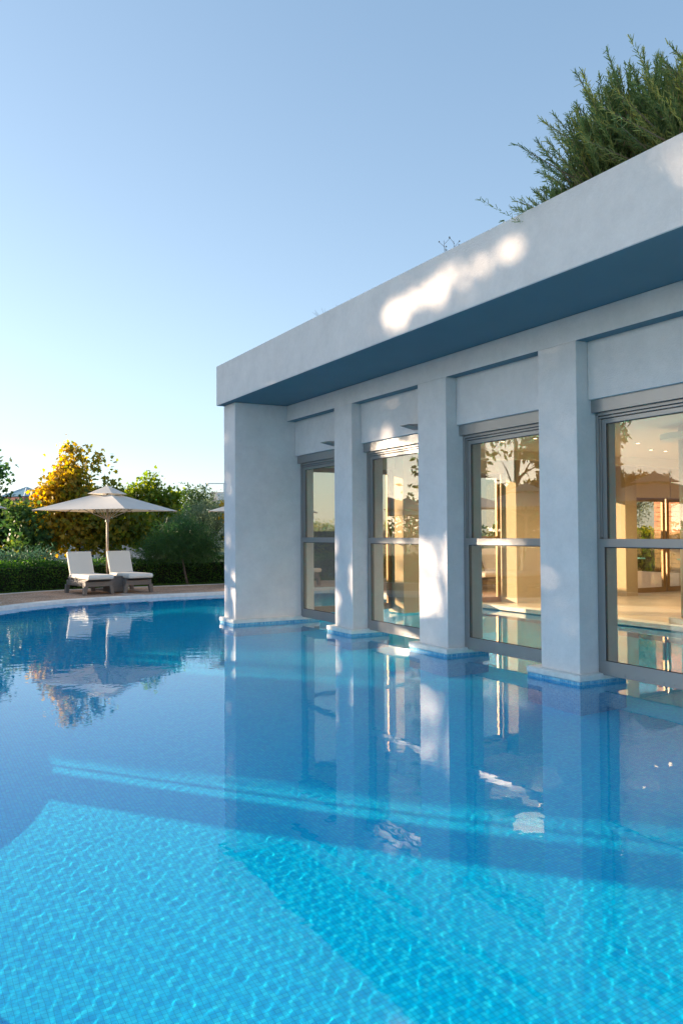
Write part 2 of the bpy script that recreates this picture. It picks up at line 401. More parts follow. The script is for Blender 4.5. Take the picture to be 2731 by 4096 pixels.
def plinth(x0, x1, y0, y1, parent):
    c = MB(); c.box(x0, x1, y0, y1, .034, .103); part(c, 'coping', STONE, parent, bevel=.014)
    b = MB(); b.box(x0+.012, x1-.012, y0+.012, y1-.012, DEPTH+.002, .035); o = part(b, 'tiled_base', TILEB, parent)
    o.cycles.is_caustics_receiver = True
ewb = part(MB().box(5.40, 6.90, 13.48, 13.99, .09, .101), 'plinth', STONE)
plinth(5.31, 7.0, 13.395, 14.08, ewb)

PIERS = [(11.12, 11.69), (8.665, 9.31), (6.367, 6.945), (4.00, 4.60), (1.62, 2.25), (-.75, -.12), (-3.15, -2.5)]
for k, (a, b) in enumerate(PIERS):
    p = part(MB().box(6.378, 6.945, a, b, .10, 3.612), 'pillar', PLASTER, bevel=.008)
    plinth(6.30, 7.0, a-.075, b+.16 if k < 3 else b+.12, p)
# windows between the pillars
def window(x, y0, y1, lamp=False):
    """front window in plane x, opening y0..y1"""
    w = part(MB().box(x-.04, 6.93, y0, y1, 2.853, 2.988), 'window', ALU)          # shutter box
    part(MB().box(6.542, 6.94, y0, y1, 2.990, 3.611), 'header_panel', PLASTER, w, bevel=.005)
    part(MB().box(6.384, 6.538, y0+.003, y1-.003, 3.607, 3.6115), 'beam_dark_sheet', SOFFIT, w)  # thin sheet in the dark soffit colour, added over the beam's underside
    X0 = x
    f = MB()
    f.box(X0+.02, X0+.12, y0, y0+.035, .10, 2.835).box(X0+.02, X0+.12, y1-.035, y1, .10, 2.835)
    f.box(X0+.045, X0+.105, y0+.035, y0+.05, 1.53, 2.82).box(X0+.045, X0+.105, y1-.05, y1-.035, 1.53, 2.82)
    f.box(X0+.01, X0+.12, y0+.036, y1-.036, 2.818, 2.851).box(X0+.03, X0+.12, y0+.036, y1-.036, 2.79, 2.812)
    part(f, 'track', ALU, w, bevel=.003)
    u = MB()                                        # upper sash, set back
    u.box(X0+.055, X0+.10, y0+.052, y0+.108, 1.517, 2.786).box(X0+.055, X0+.10, y1-.108, y1-.052, 1.517, 2.786)
    u.box(X0+.055, X0+.10, y0+.108, y1-.108, 2.735, 2.786)
    part(u, 'upper_sash', ALU, w, bevel=.004)
    l = MB()                                        # lower sash, flush
    l.box(X0+.012, X0+.054, y0+.037, y1-.037, 1.430, 1.516)
    l.box(X0+.012, X0+.054, y0+.037, y0+.105, .235, 1.43).box(X0+.012, X0+.054, y1-.105, y1-.037, .235, 1.43)
    l.box(X0+.012, X0+.054, y0+.037, y1-.037, .085, .235)
    part(l, 'lower_sash', ALU, w, bevel=.004)
    g = MB()
    g.box(X0+.064, X0+.067, y0+.108, y0+.116, 1.52, 2.735).box(X0+.064, X0+.067, y1-.116, y1-.108, 1.52, 2.735).box(X0+.064, X0+.067, y0+.116, y1-.116, 2.727, 2.735)
    g.box(X0+.022, X0+.025, y0+.105, y0+.113, .235, 1.43).box(X0+.022, X0+.025, y1-.113, y1-.105, .235, 1.43).box(X0+.022, X0+.025, y0+.113, y1-.113, .235, .243).box(X0+.022, X0+.025, y0+.113, y1-.113, 1.421, 1.43)
    part(g, 'gasket', ALU2, w)
    part(MB().box(X0+.074, X0+.082, y0+.10, y1-.10, 1.50, 2.74), 'pane', PANE, w)
    part(MB().box(X0+.030, X0+.038, y0+.10, y1-.10, .23, 1.435), 'pane', PANE, w)
    if y1 < 12 and y1 > 4:
        for j in range(int((y1-y0-.3)/.12)):
            yy = y0+.2+j*.12
            part(MB().tube([(X0+.012, yy, .118), (X0+.006, yy, .118), (X0+.004, yy, .118)], [.0075, .0075, .003], 6), 'rivet', ALU, w)
    if lamp:
        l = MB(); ya = y0+.12
        l.add([(6.54, ya, 3.10), (6.54, ya+.2, 3.10), (6.30, ya+.2, 3.085), (6.30, ya, 3.085), (6.54, ya, 3.03), (6.54, ya+.2, 3.03), (6.30, ya+.2, 3.078), (6.30, ya, 3.078)],
              [(0, 1, 2, 3), (7, 6, 5, 4), (0, 3, 7, 4), (1, 5, 6, 2), (3, 2, 6, 7), (0, 4, 5, 1)])
        part(l, 'wall_light', ALU, w)
    return w
WX = 6.625
edges = [(11.695, 13.463)] + [(PIERS[i+1][1]+.004, PIERS[i][0]-.004) for i in range(len(PIERS)-1)]
for i, (a, b) in enumerate(edges): window(WX, a, b, lamp=i in (0, 1))

# glazed end facade (plane y = 13.9) and its pillars
def end_window(x0, x1, door=False):
    w = MB(); top = 2.30 if door else 2.745
    z0 = .10 if door else .085
    w.box(x0, x1, 13.86, 13.93, top, top+.09)
    p = part(w, 'window' if not door else 'sliding_door', BRONZE, bevel=.004)
    f = MB(); f.box(x0, x0+.09, 13.865, 13.925, z0, top).box(x1-.09, x1, 13.865, 13.925, z0, top)
    f.box(x0+.09, x1-.09, 13.865, 13.925, z0, z0+.12)
    if not door: f.box(x0+.09, x1-.09, 13.865, 13.925, 1.43, 1.50)
    part(f, 'frame', BRONZE, p, bevel=.003)
    part(MB().box(x0+.08, x1-.08, 13.89, 13.898, z0+.11, top), 'pane', PANE, p)
    part(MB().box(x0, x1, 13.72, 13.98, top+.092, SZ-.004), 'lintel', IWALL, p)
end_window(6.95, 8.85); end_window(9.40, 11.62)
for a, b, c in ((12.55, 14.95, 1), (15.50, 16.80, 1), (16.85, 18.6, 1)): end_window(a, b, True)
for a, b in ((8.855, 9.395), (14.96, 15.34), (18.62, 19.2)):
    part(MB().box(a, b, 13.45, 13.99, .02, SZ-.003), 'pillar', IPIER, bevel=.01)
pa = part(MB().box(11.66, 12.53, 13.4, 13.99, .10, SZ-.003), 'pillar', IPIER, bevel=.01)
part(MB().box(11.64, 12.55, 13.38, 13.985, .09, .19), 'skirting', IFLOOR, pa)
part(MB().box(15.36, 15.47, 13.84, 13.99, .10, 2.30), 'door_post', BRONZE)
# interior floor, edge of the indoor pool, walls, ceiling
mb = MB(); mb.box(11.0, XB-.2, YB+.1, 13.99, -.1, .092); part(mb, 'floor', IFLOOR)
mb = MB(); mb.box(10.93, 11.22, YB, 13.99, .012, .097); part(mb, 'indoor_pool_coping', STONE, bevel=.01)
mb = MB(); mb.box(10.97, 11.02, YB, 14.0, DEPTH, .011); part(mb, 'indoor_pool_wall', TILEB)
mb = MB(); mb.box(19.2, 19.4, YB, 13.99, 0, SZ-.003).box(6.945, 19.2, YB, YB+.2, 0, SZ-.003); part(mb, 'interior_wall', IWALL)
mb = MB(); mb.box(6.95, 19.2, YB+.2, 13.25, 3.28, 3.33); part(mb, 'ceiling', ICEIL)
mb = MB(); mb.box(6.95, 19.2, 13.25, 13.717, 3.10, 3.40); part(mb, 'ceiling_cove', ICEIL)
# round column with its disc, in front of the indoor pool
def ring(cx, cy, r, n=40): return [(cx+r*math.cos(2*math.pi*k/n), cy+r*math.sin(2*math.pi*k/n)) for k in range(n)]
cl = part(MB().prism(ring(11.45, 8.78, .30), .09, 3.28), 'round_column', IPIER, smooth=False)
for pl in cl.data.polygons: pl.use_smooth = len(pl.vertices) == 4
part(MB().box(11.1, 11.8, 8.43, 9.13, .098, .20), 'column_base', IFLOOR, cl, bevel=.01)
part(MB().prism(ring(11.45, 8.78, .58), 3.06, 3.15), 'column_disc', ICEIL, cl)
c2 = part(MB().prism(ring(11.45, 3.6, .30), .09, 3.28), 'round_column', IPIER)
for pl in c2.data.polygons: pl.use_smooth = len(pl.vertices) == 4
for x, y in ((11.0, 11.85), (10.05, 11.9), (10.25, 11.25), (13.9, 11.8), (14.4, 11.85), (12.6, 11.0), (9.2, 10.3), (9.6, 9.2)):
    d = part(MB().prism(ring(x, y, .055, 16), 3.268, 3.279), 'downlight', ALU)
    part(MB().prism(ring(x, y, .032, 12), 3.262, 3.267), 'lamp_disc', LAMP, d)
    q = bpy.data.lights.new('downlight_lamp', 'SPOT'); q.energy = 45; q.color = (1, .80, .52); q.spot_size = R(150); q.spot_blend = .6; q.shadow_soft_size = .3
    qo = bpy.data.objects.new('downlight_lamp', q); COL.objects.link(qo); qo.parent = house; qo.location = Vector((x, y, 3.25))-house.location

# ------------------------------------------------------------------ umbrellas and loungers
def make_umbrella(S=2.78):
    h = S/2; u = empty('parasol')
    ZH, ZP = 2.17, 2.70
    pole = MB().tube([(0, 0, .05), (0, 0, 2.62)], .032, 10).build('pole', POLE, u, smooth=True)
    # pyramid canopy with slightly sagging panels; hem strip hanging from the edge
    mb = MB(); Nn = 8; cor = [(-h, -h), (h, -h), (h, h), (-h, h)]
    for q in range(4):
        a, b = Vector((*cor[q], ZH)), Vector((*cor[(q+1) % 4], ZH))
        vs = []
        for r_ in range(Nn+1):
            t = .19+.81*r_/Nn
            for c in range(Nn+1):
                s = c/Nn; e = a.lerp(b, s); p = Vector((0, 0, ZP)).lerp(e, t)
                inw = (4*s*(1-s))*t*t*.035; p.x *= 1-inw; p.y *= 1-inw
                p.z -= math.sin(math.pi*t)*.035*(4*s*(1-s)); vs.append(p)
        W = Nn+1
        mb.add(vs, [(i*W+j, (i+1)*W+j, (i+1)*W+j+1, i*W+j+1) for i in range(Nn) for j in range(Nn)])
    c = mb.build('canopy', CANVAS, u, smooth=False)
    md = c.modifiers.new('solid', 'SOLIDIFY'); md.thickness = .006
    mb = MB()                                         # vent cap: small pyramid above the gap
    k = .34*h*.8
    for q in range(4):
        a = Vector(cor[q]).normalized()*k*1.41; b = Vector(cor[(q+1) % 4]).normalized()*k*1.41
        mb.add([(0, 0, ZP+.16), (a.x, a.y, ZP-.075), (b.x, b.y, ZP-.075)], [(0, 1, 2)])
    v = mb.build('vent', CANVAS, c); md = v.modifiers.new('solid', 'SOLIDIFY'); md.thickness = .006
    MB().tube([(0, 0, 2.55), (0, 0, ZP+.16), (0, 0, ZP+.19)], [.03, .03, .008], 8).build('finial', POLE, u)
    hb = MB().tube([(0, 0, 1.86), (0, 0, 1.96)], .06, 10).build('hub', POLE, u)
    for q in range(8):
        an = math.pi/4*q; L_ = h*1.41-.03 if q % 2 else h-.06
        e = Vector((math.cos(an)*L_, math.sin(an)*L_, ZH-.025)); top = Vector((0, 0, ZP-.12))
        MB().tube([top, e], .013, 5).build('rib', POLE, u)
        m_ = top.lerp(e, .52); MB().tube([(0, 0, 1.92), m_], .013, 5).build('strut', POLE, u)
    b = MB().box(-.28, .28, -.28, .28, 0, .06); b.tube([(0, 0, .05), (0, 0, .3)], .045, 10)
    b.build('base', WICKER, u, bevel=.01)
    return u
def make_lounger():
    l = empty('sun_lounger')
    # wicker base with bowed skirt and corner legs
    b = MB(); W = .33
    b.box(-W, W, -.92, .42, .20, .33)
    for sy in (-1, 1):
        pass
    for sx in (-1, 1):                                # side aprons
        x = sx*W
        b.add([(x-.02, -.92, .08+.13), (x+.02, -.92, .21), (x+.02, .42, .21), (x-.02, .42, .21), (x-.02, -.92, .34), (x+.02, -.92, .34), (x+.02, .42, .34), (x-.02, .42, .34)], [(0, 1, 2, 3), (4, 7, 6, 5), (0, 4, 5, 1), (1, 5, 6, 2), (2, 6, 7, 3), (3, 7, 4, 0)])
    b.build('frame', WICKER, l, bevel=.01)
    for sx in (-1, 1):
        for y in (-.88, .38):
            x = sx*W; t = .055
            lg = MB(); o = sx*.03
            v = [(x-t, y-t, .22), (x+t, y-t, .22), (x+t, y+t, .22), (x-t, y+t, .22), (x-t*.8+o, y-t*.8, 0), (x+t*.8+o, y-t*.8, 0), (x+t*.8+o, y+t*.8, 0), (x-t*.8+o, y+t*.8, 0)]
            lg.add(v, [(0, 3, 2, 1), (4, 5, 6, 7), (0, 1, 5, 4), (1, 2, 6, 5), (2, 3, 7, 6), (3, 0, 4, 7)]); lg.build('leg', WICKER, l, bevel=.006)
    # slung platform under the seat cushion
    pl = MB(); prf = [(-1.0, .38), (-.8, .335), (.3, .335), (.42, .38)]
    v = [(x, y, z+d) for x in (-.31, .31) for d in (0, .04) for y, z in prf]
    pl.add(v, [(0, 1, 5, 4), (1, 2, 6, 5), (2, 3, 7, 6), (8, 12, 13, 9), (9, 13, 14, 10), (10, 14, 15, 11), (4, 5, 13, 12), (5, 6, 14, 13), (6, 7, 15, 14), (0, 8, 9, 1), (1, 9, 10, 2), (2, 10, 11, 3), (0, 4, 12, 8), (3, 11, 15, 7)])
    pl.build('platform', WICKER, l)
    s = MB().box(-.335, .335, -1.08, .30, .385, .50); sc_ = s.build('seat_cushion', CUSH, l, bevel=.04)
    MB().tube([(x, y, z) for x, y, z in ((-.33, -1.08, .44), (.33, -1.08, .44))], .006, 5).build('piping', CUSH, sc_)
    a = R(66); B = MB(); L_ = .68; th = .10
    c, sn = math.cos(a), math.sin(a)
    def q(y, n_): return (.26+y*c-n_*sn, .42+y*sn+n_*c)
    v = []
    for x in (-.325, .325):
        for (yy, nn_) in ((0, 0), (L_, 0), (L_, th), (0, th)):
            Y_, Z_ = q(yy, nn_); v.append((x, Y_, Z_))
    B.add(v, [(0, 1, 2, 3), (7, 6, 5, 4), (0, 4, 5, 1), (1, 5, 6, 2), (2, 6, 7, 3), (3, 7, 4, 0)])
    B.build('back_cushion', CUSH, l, bevel=.035)
    K = MB(); v = []
    for x in (-.30, .30):
        for (yy, nn_) in ((-.05, -.045), (L_-.02, -.045), (L_-.02, -.002), (-.05, -.002)):
            Y_, Z_ = q(yy, nn_); v.append((x, Y_, Z_))
    K.add(v, [(0, 1, 2, 3), (7, 6, 5, 4), (0, 4, 5, 1), (1, 5, 6, 2), (2, 6, 7, 3), (3, 7, 4, 0)]); K.build('backrest', WICKER, l, bevel=.008)
    return l
def make_table():
    t = empty('side_table')
    MB().box(-.21, .21, -.21, .21, .03, .41).build('body', WICKER, t, bevel=.012)
    MB().box(-.225, .225, -.225, .225, .411, .435).build('tabletop', WICKER, t, bevel=.006)
    return t
UM = [  # x, y, rotation, label
 (5.40, 22.85, -R(29.1+16.7)+0, 'open off white square parasol over the pair of loungers, before the yellow tree'),
 (10.15, 22.95, -R(36), 'off white parasol whose tip shows beside the left edge of the pool house wall'),
 (.87, 20.75, -R(22), 'off white parasol whose tip just enters at the left edge of the photo'),
 (-2.0, 17.3, R(8), 'off white parasol mirrored in the third window of the pool house'),
 (-1.9, 12.9, R(6), 'off white parasol nearest the pool house, mirrored in its nearest window'),
 (-4.3, 26.6, R(14), 'off white parasol farthest to the left on the lawn, mirrored small in the second window'),
 (13.9, 18.6, R(20), 'off white parasol on the deck behind the indoor pool, seen through the glass'),
]
pu = make_umbrella()
for i, (x, y, rz, lb) in enumerate(UM):
    o = pu if i == 0 else copy_tree(pu); o.location = (x, y, DZ-.004); o.rotation_euler.z = rz; tag(o, lb, 'parasol', 'off white parasols around the pool')
LG = [(4.66, 22.11, R(9), 'wicker sun lounger with off white cushion, left of the pair under the main parasol'),
      (5.72, 22.24, R(8), 'wicker sun lounger with off white cushion, right of the pair under the main parasol'),
      (9.55, 22.2, R(8), 'wicker sun lounger hidden behind the end wall, left one under the second parasol'),
      (10.65, 22.2, R(8), 'wicker sun lounger seen through the first window, right one under the second parasol'),
      (-1.55, 16.6, R(70), 'wicker sun lounger on the left deck, near one under the mirrored parasol'),
      (-1.75, 17.9, R(66), 'wicker sun lounger on the left deck, far one under the mirrored parasol'),
      (13.3, 17.4, R(10), 'wicker sun lounger behind the indoor pool, left of the two seen through the glass'),
      (14.5, 17.3, R(12), 'wicker sun lounger behind the indoor pool, right of the two seen through the glass')]
pl_ = make_lounger()
for i, (x, y, rz, lb) in enumerate(LG):
    o = pl_ if i == 0 else copy_tree(pl_); o.location = (x, y, DZ-.004); o.rotation_euler.z = rz; tag(o, lb, 'sun lounger', 'cushioned sun loungers around the pool')
pt_ = make_table()
for i, (x, y, rz, lb) in enumerate([(5.30, 21.72, R(9), 'small square wicker table between the two loungers under the main parasol'),
                                    (10.1, 22.1, R(8), 'small square wicker table between the loungers under the second parasol'),
                                    (13.9, 17.35, R(10), 'small square wicker table between the loungers behind the indoor pool')]):
    o = pt_ if i == 0 else copy_tree(pt_); o.location = (x, y, DZ-.004); o.rotation_euler.z = rz; tag(o, lb, 'side table', 'wicker side tables')
# ------------------------------------------------------------------ vegetation
GOLD = leafmat('gold_leaves', [(0, (.07, .11, .02)), (.35, (.19, .20, .03)), (.65, (.42, .28, .04)), (1, (.62, .36, .045))], .5)
LIME = leafmat('lime_leaves', [(0, (.065, .12, .022)), (.5, (.15, .215, .03)), (1, (.36, .35, .045))], .5)
DARK = leafmat('deep_green_leaves', [(0, (0.023, 0.067, 0.027)), (0.6, (0.057, 0.123, 0.038)), (0.9, (0.133, 0.19, 0.038)), (1, (0.494, 0.38, 0.038))], .35)
FEATH = leafmat('feathery_leaves', [(0, (0.031, 0.085, 0.027)), (0.6, (0.06, 0.145, 0.043)), (1, (0.128, 0.221, 0.06))], .3)
OLIVE = leafmat('olive_leaves', [(0, (0.098, 0.14, 0.07)), (0.6, (0.196, 0.252, 0.14)), (1, (0.35, 0.406, 0.238))], .25)
HEDGE = leafmat('hedge_leaves', [(0, (0.02, 0.068, 0.014)), (0.6, (0.051, 0.145, 0.022)), (1, (0.153, 0.289, 0.034))], .35)
ROSEM = leafmat('rosemary_leaves', [(0, (.06, .10, .035)), (.4, (.16, .22, .08)), (.7, (.28, .33, .13)), (.9, (.44, .40, .13)), (1, (.60, .54, .12))], .4)
PINE = leafmat('pine_leaves', [(0, (0.045, 0.09, 0.03)), (1, (0.12, 0.18, 0.045))], .25)
LAWN = leafmat('lawn_blades', [(0, (.05, .11, .02)), (1, (.13, .22, .04))], .4)

def crown_points(blobs, n, shell=.55):
    """points inside a union of ellipsoids (x,y,z,rx,ry,rz), denser to the outside, with clumping"""
    vol = np.array([b[3]*b[4]*b[5] for b in blobs])**.8; pick = rng.choice(len(blobs), n, p=vol/vol.sum())
    B = np.array(blobs)[pick]; d = rng.normal(size=(n, 3)); d /= np.linalg.norm(d, axis=1, keepdims=True)
    r = (shell+(1-shell)*rng.random(n)**.7)[:, None]
    return B[:, :3]+d*r*B[:, 3:6]
def tree(name, label, cat, base, trunk_top, blobs, ncl, per, size, shape, mtl, trunk_r=.07, spread=.28, group=None, droop=.3, shell=.3, accept=None, tintf=None, flat=.3):
    root = tag(empty(name, base), label, cat, group)
    off = np.array(base)
    C = crown_points(blobs, ncl, shell)
    tt = Vector(trunk_top); b0 = Vector(base)
    tk = MB(); m_ = b0.lerp(tt, .5)+Vector((random.uniform(-.1, .1), random.uniform(-.1, .1), 0))*tt.z*.3
    tk.tube([p-b0 for p in (b0-Vector((0, 0, .05)), m_, tt)], [trunk_r*1.3, trunk_r, trunk_r*.7], 8)
    order = np.argsort(rng.random(ncl))[:min(ncl, 46)]
    hubs = [tt.lerp(Vector(C[j]), .5) for j in order[:7]]
    for h in hubs: tk.tube([tt-b0, tt.lerp(h, .5)+Vector((0, 0, .1))-b0, h-b0], [trunk_r*.55, trunk_r*.42, trunk_r*.3], 6)
    for j in order:
        c = Vector(C[j]); h = min(hubs, key=lambda q: (q-c).length)
        mid = h.lerp(c, .5)+Vector((0, 0, .12)); tk.tube([h-b0, mid-b0, c-b0], [trunk_r*.26, trunk_r*.16, .006], 4)
    part_local(tk, 'trunk', BARK, root)
    n = ncl*per
    P = np.repeat(C, per, 0)+rng.normal(size=(n, 3))*spread*np.array([1, 1, .8])
    if accept is not None: P = P[accept(P)]
    n = len(P)
    tint = rng.random(ncl).repeat(per)[:n]*.55+rng.random(n)*.45 if accept is None else rng.random(n)
    if tintf is not None: tint = tintf(P, tint)
    V, F = leaves(P-off, size, shape, flat=flat, droop=droop)
    fast_mesh('crown', V, F, mtl, root, np.clip(tint, 0, 1))
    return root
def part_local(mb, name, m, parent):
    return mb.build(name, m, parent, smooth=True)

def taper(cx, cy, z0, z1, r0, n=6, lean=(0, 0)):
    """blobs that make an upright, pointed, uneven crown"""
    out = []
    for k in range(n):
        t = k/(n-1); r = r0*(1-.78*t**1.2)*(.75+.3*math.sin(3.1*t+.5))
        a = random.uniform(0, 6.28); o = r0*.25*(1-t)
        out.append((cx+math.cos(a)*o+lean[0]*t, cy+math.sin(a)*o+lean[1]*t, z0+(z1-z0)*t, r, r, max(.3, r*.75)))
    return out
# yellow plane tree behind the main parasol
bl = [(5.55, 27.9, 2.5, 1.05, 1.0, .9), (5.1, 27.9, 1.75, .95, .9, .7), (6.35, 27.3, 1.8, .9, .9, .7), (5.4, 27.9, 3.5, .55, .5, .75), (5.05, 28.1, 3.0, .6, .6, .5), (5.5, 27.8, 4.3, .22, .2, .4), (6.5, 27.2, 2.9, .38, .35, .45), (6.15, 27.4, 3.75, .16, .16, .55), (6.8, 27.1, 2.5, .4, .4, .35), (4.55, 28.4, 2.6, .35, .3, .35), (7.3, 26.9, 1.9, .5, .5, .5)]
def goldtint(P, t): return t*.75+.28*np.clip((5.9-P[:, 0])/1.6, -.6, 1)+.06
tree('plane_tree', 'golden yellow plane tree rising behind the main parasol', 'tree', (5.75, 27.65, 0), (5.6, 27.8, 1.5), bl, 330, 30, .14, MAPLE, GOLD, .075, .2, tintf=goldtint, shell=.2)
bl = [(8.2, 28.6, 1.9, .95, .9, .75), (8.2, 28.6, 2.8, .62, .6, .6), (8.15, 28.6, 3.5, .3, .3, .5), (7.55, 28.9, 2.9, .35, .3, .45), (8.9, 28.2, 2.8, .3, .3, .4), (7.6, 28.8, 1.6, .6, .6, .4)]
tree('maple_tree', 'yellow green slender tree right of the golden plane tree', 'tree', (8.25, 28.6, 0), (8.2, 28.6, 1.4), bl, 190, 30, .125, MAPLE, LIME, .05, .17, shell=.2)
bl = [(3.6, 32.3, 1.5, 1.4, 1.2, 1.1), (3.3, 32.3, 2.5, .9, .9, .7), (3.6, 32.2, 3.6, .4, .4, .65), (4.6, 32.0, 2.0, .7, .6, .7), (2.0, 32.7, 2.6, 1.4, 1.2, 1.3), (4.9, 31.9, 1.2, .7, .6, .6)]
tree('plane_tree', 'dark green plane tree cut by the left edge of the photo', 'tree', (3.4, 32.4, 0), (3.4, 32.4, 1.2), bl, 330, 34, .17, MAPLE, DARK, .08, .26, shell=.2)
bl = [(4.1, 27.6, 1.9, .6, .6, .5), (4.2, 27.4, 1.3, .6, .6, .4), (3.7, 27.6, 2.3, .4, .4, .35)]
tree('plane_tree', 'low olive yellow plane tree between the dark tree and the golden one', 'tree', (4.15, 27.5, 0), (4.15, 27.5, 1.1), bl, 80, 24, .13, MAPLE, DARK, .04, .2, shell=.2, tintf=lambda P, t: t**.6)
# feathery tree in front of the hedge on the right
bl = [(7.9, 24.4, 1.3, .95, .7, .5), (8.15, 24.3, 1.75, .5, .5, .28), (7.2, 24.7, 1.0, .5, .4, .35), (8.7, 24.1, 1.15, .5, .4, .4)]
tree('tamarisk_tree', 'dark feathery small tree in front of the right hedge', 'tree', (8.12, 24.12, 0), (7.98, 24.3, .95), bl, 170, 90, .15, np.array([(-.035, 0), (.035, 0), (.02, 1), (-.02, 1)]), FEATH, .035, .2, shell=.1, droop=-.3)
bl = [(9.3, 27.8, 1.8, .9, .8, .6), (10.2, 27.4, 2.3, .8, .7, .55), (9.6, 27.5, 2.5, .5, .5, .3), (8.9, 28.3, 1.2, .6, .6, .5), (10.9, 27.0, 1.7, .8, .7, .8)]
tree('olive_tree', 'pale grey green olive tree behind the feathery tree', 'tree', (9.8, 27.7, 0), (9.7, 27.7, 1.2), bl, 170, 70, .10, LANCE, OLIVE, .07, .2, shell=.2)
bl = [(10.35, 26.2, 2.3, .3, .3, .5), (10.5, 26.1, 1.5, .35, .3, .45)]
tree('plane_tree', 'bright yellow young plane tree at the end wall corner', 'tree', (10.6, 26.2, 0), (10.5, 26.2, 1.0), bl, 26, 26, .12, MAPLE, GOLD, .03, .15, tintf=lambda P, t: t*.5+.5)
bl = [(19.8, 57.6, 3.9, 1.35, 1.3, 1.1), (18.5, 58.3, 3.1, .9, .9, .8), (21.2, 56.9, 3.0, .9, .9, .9), (20.0, 57.5, 2.2, 1.6, 1.5, 1)]
tree('pine_tree', 'round dark green tree standing far behind the olive', 'tree', (19.8, 57.6, 0), (19.8, 57.6, 2.0), bl, 120, 50, .22, OVAL, PINE, .15, .3, shell=.3)
bl = [(14.9, 47, 2.3, 1.4, 1.2, .8), (13.6, 47.5, 1.8, 1, 1, .8)]
tree('bushy_tree', 'low dark bushy tree behind the slender maple', 'tree', (14.6, 47.1, 0), (14.6, 47.1, 1.2), bl, 80, 40, .2, OVAL, DARK, .1, .3)

def hedge(name, label, pts, w, z1, dens, mtl, size=.05, shape=OVAL, cat='hedge', kind=None, jag=.05, z0=0.0):
    """clipped hedge following pts; leaf shell over a twiggy dark core"""
    root = tag(empty(name, (pts[0][0], pts[0][1], 0)), label, cat)
    off = np.array([pts[0][0], pts[0][1], 0.])
    core = MB(); Ps = []
    for (x0, y0), (x1, y1) in zip(pts, pts[1:]):
        a = np.array([x0, y0]); b = np.array([x1, y1]); L_ = np.linalg.norm(b-a); d = (b-a)/L_; nn = np.array([-d[1], d[0]])
        n = int(L_*(2*z1+w)*dens); u = rng.random(n)*(2*z1+w); s = rng.random(n)*L_
        o = np.where(u < z1, -w/2, np.where(u > z1+w, w/2, u-z1-w/2)); z = np.where(u < z1, u, np.where(u > z1+w, u-z1-w, z1))
        P = a+np.outer(s, d)+np.outer(o, nn); ph = s+x0*3
        P = np.column_stack([P, z])+rng.normal(size=(n, 3))*jag
        P[:, 2] += .04*np.sin(ph*2.3)+.03*np.sin(ph*7.1)
        P[:, 2] = np.maximum(P[:, 2], .02); Ps.append(P)
        q = nn*(w/2-.08)
        core.prism([tuple(a+q-off[:2]), tuple(a-q-off[:2]), tuple(b-q-off[:2]), tuple(b+q-off[:2])], 0, z1-.1)
    core.build('branches', COREM, root)
    P = np.concatenate(Ps); cl = (np.sin(P[:, 0]*5.1+P[:, 2]*9)*np.sin(P[:, 1]*6.3+P[:, 2]*5)*.18+.1)
    V, F = leaves(P-off, size, shape, flat=.4); fast_mesh('foliage', V, F, mtl, root, np.clip(rng.random(len(P))*.9+cl, 0, 1))
    return root
COREM = mat('hedge_core', (.015, .022, .01), 1)
hedge('clipped_hedge', 'clipped dark green hedge along the back of the deck, behind the loungers', [(-3.4, 19.6), (-1.2, 22.2), (1.0, 23.5), (2.7, 23.9), (4.2, 24.4), (5.6, 24.75), (7.2, 24.95), (9.2, 24.9), (11.5, 24.9), (15, 24.9)], .8, .78, 1500, HEDGE)
hedge('oleander_bush', 'dusky blue green oleander bushes above the hedge on the left', [(1.2, 24.9), (2.6, 25.2), (4.4, 25.0)], .7, .93, 650, leafmat('oleander_leaves', [(0, (.03, .08, .05)), (1, (.10, .19, .12))], .25), size=.13, shape=LANCE, cat='bush', jag=.12)
# ---- planting on the roof
TWIG = mat('dry_twig', (.26, .19, .12), .9)
def shrub(name, label, base, ntw, hgt, rad, mtl, cat='shrub', lean=(0, 0), needle=.048, group=None, hfun=None):
    root = tag(empty(name, base), label, cat, group)
    st = MB(); PP = []; DD = []; TT = []
    for k in range(ntw):
        a = random.uniform(0, 6.283); r = math.sqrt(random.random())
        x, y = rad[0]*r*math.cos(a)*.75, rad[1]*r*math.sin(a)*.75
        H = hgt*random.uniform(.45, 1.0)*(1-.12*r*r)*(hfun(x, y) if hfun else 1)
        dx, dy = x*.3+random.gauss(0, .26)+lean[0]*H, y*.3+random.gauss(0, .26)+lean[1]*H
        p0 = Vector((x, y, -.08)); p1 = Vector((x+dx*.35+random.gauss(0, .04), y+dy*.35+random.gauss(0, .04), H*.55)); p2 = Vector((x+dx, y+dy, H))
        if k % 2 == 0: st.tube([p0, p1, p2], [.011, .007, .002], 4, False)
        nn = max(16, int(80*H)); t = np.linspace(.12, 1, nn)
        A, B, C_ = np.array(p0), np.array(p1), np.array(p2)
        Q = np.outer((1-t)**2, A)+np.outer(2*t*(1-t), B)+np.outer(t*t, C_)
        T_ = np.outer(-2*(1-t), A)+np.outer(2-4*t, B)+np.outer(2*t, C_); T_ /= np.linalg.norm(T_, axis=1, keepdims=True)
        for _ in range(3):
            PP.append(Q+rng.normal(size=Q.shape)*.004); DD.append(T_*.9+rng.normal(size=Q.shape)*.45); TT.append(np.full(nn, random.random()**1.3*.8)+t*.2)
    st.build('stems', TWIG, root)
    V, F = leaves(np.concatenate(PP), needle, np.array([(-.07, 0), (.07, 0), (.05, 1), (-.05, 1)]), D=np.concatenate(DD))
    fast_mesh('foliage', V, F, mtl, root, np.clip(np.concatenate(TT), 0, 1)); return root
RZ = 4.36
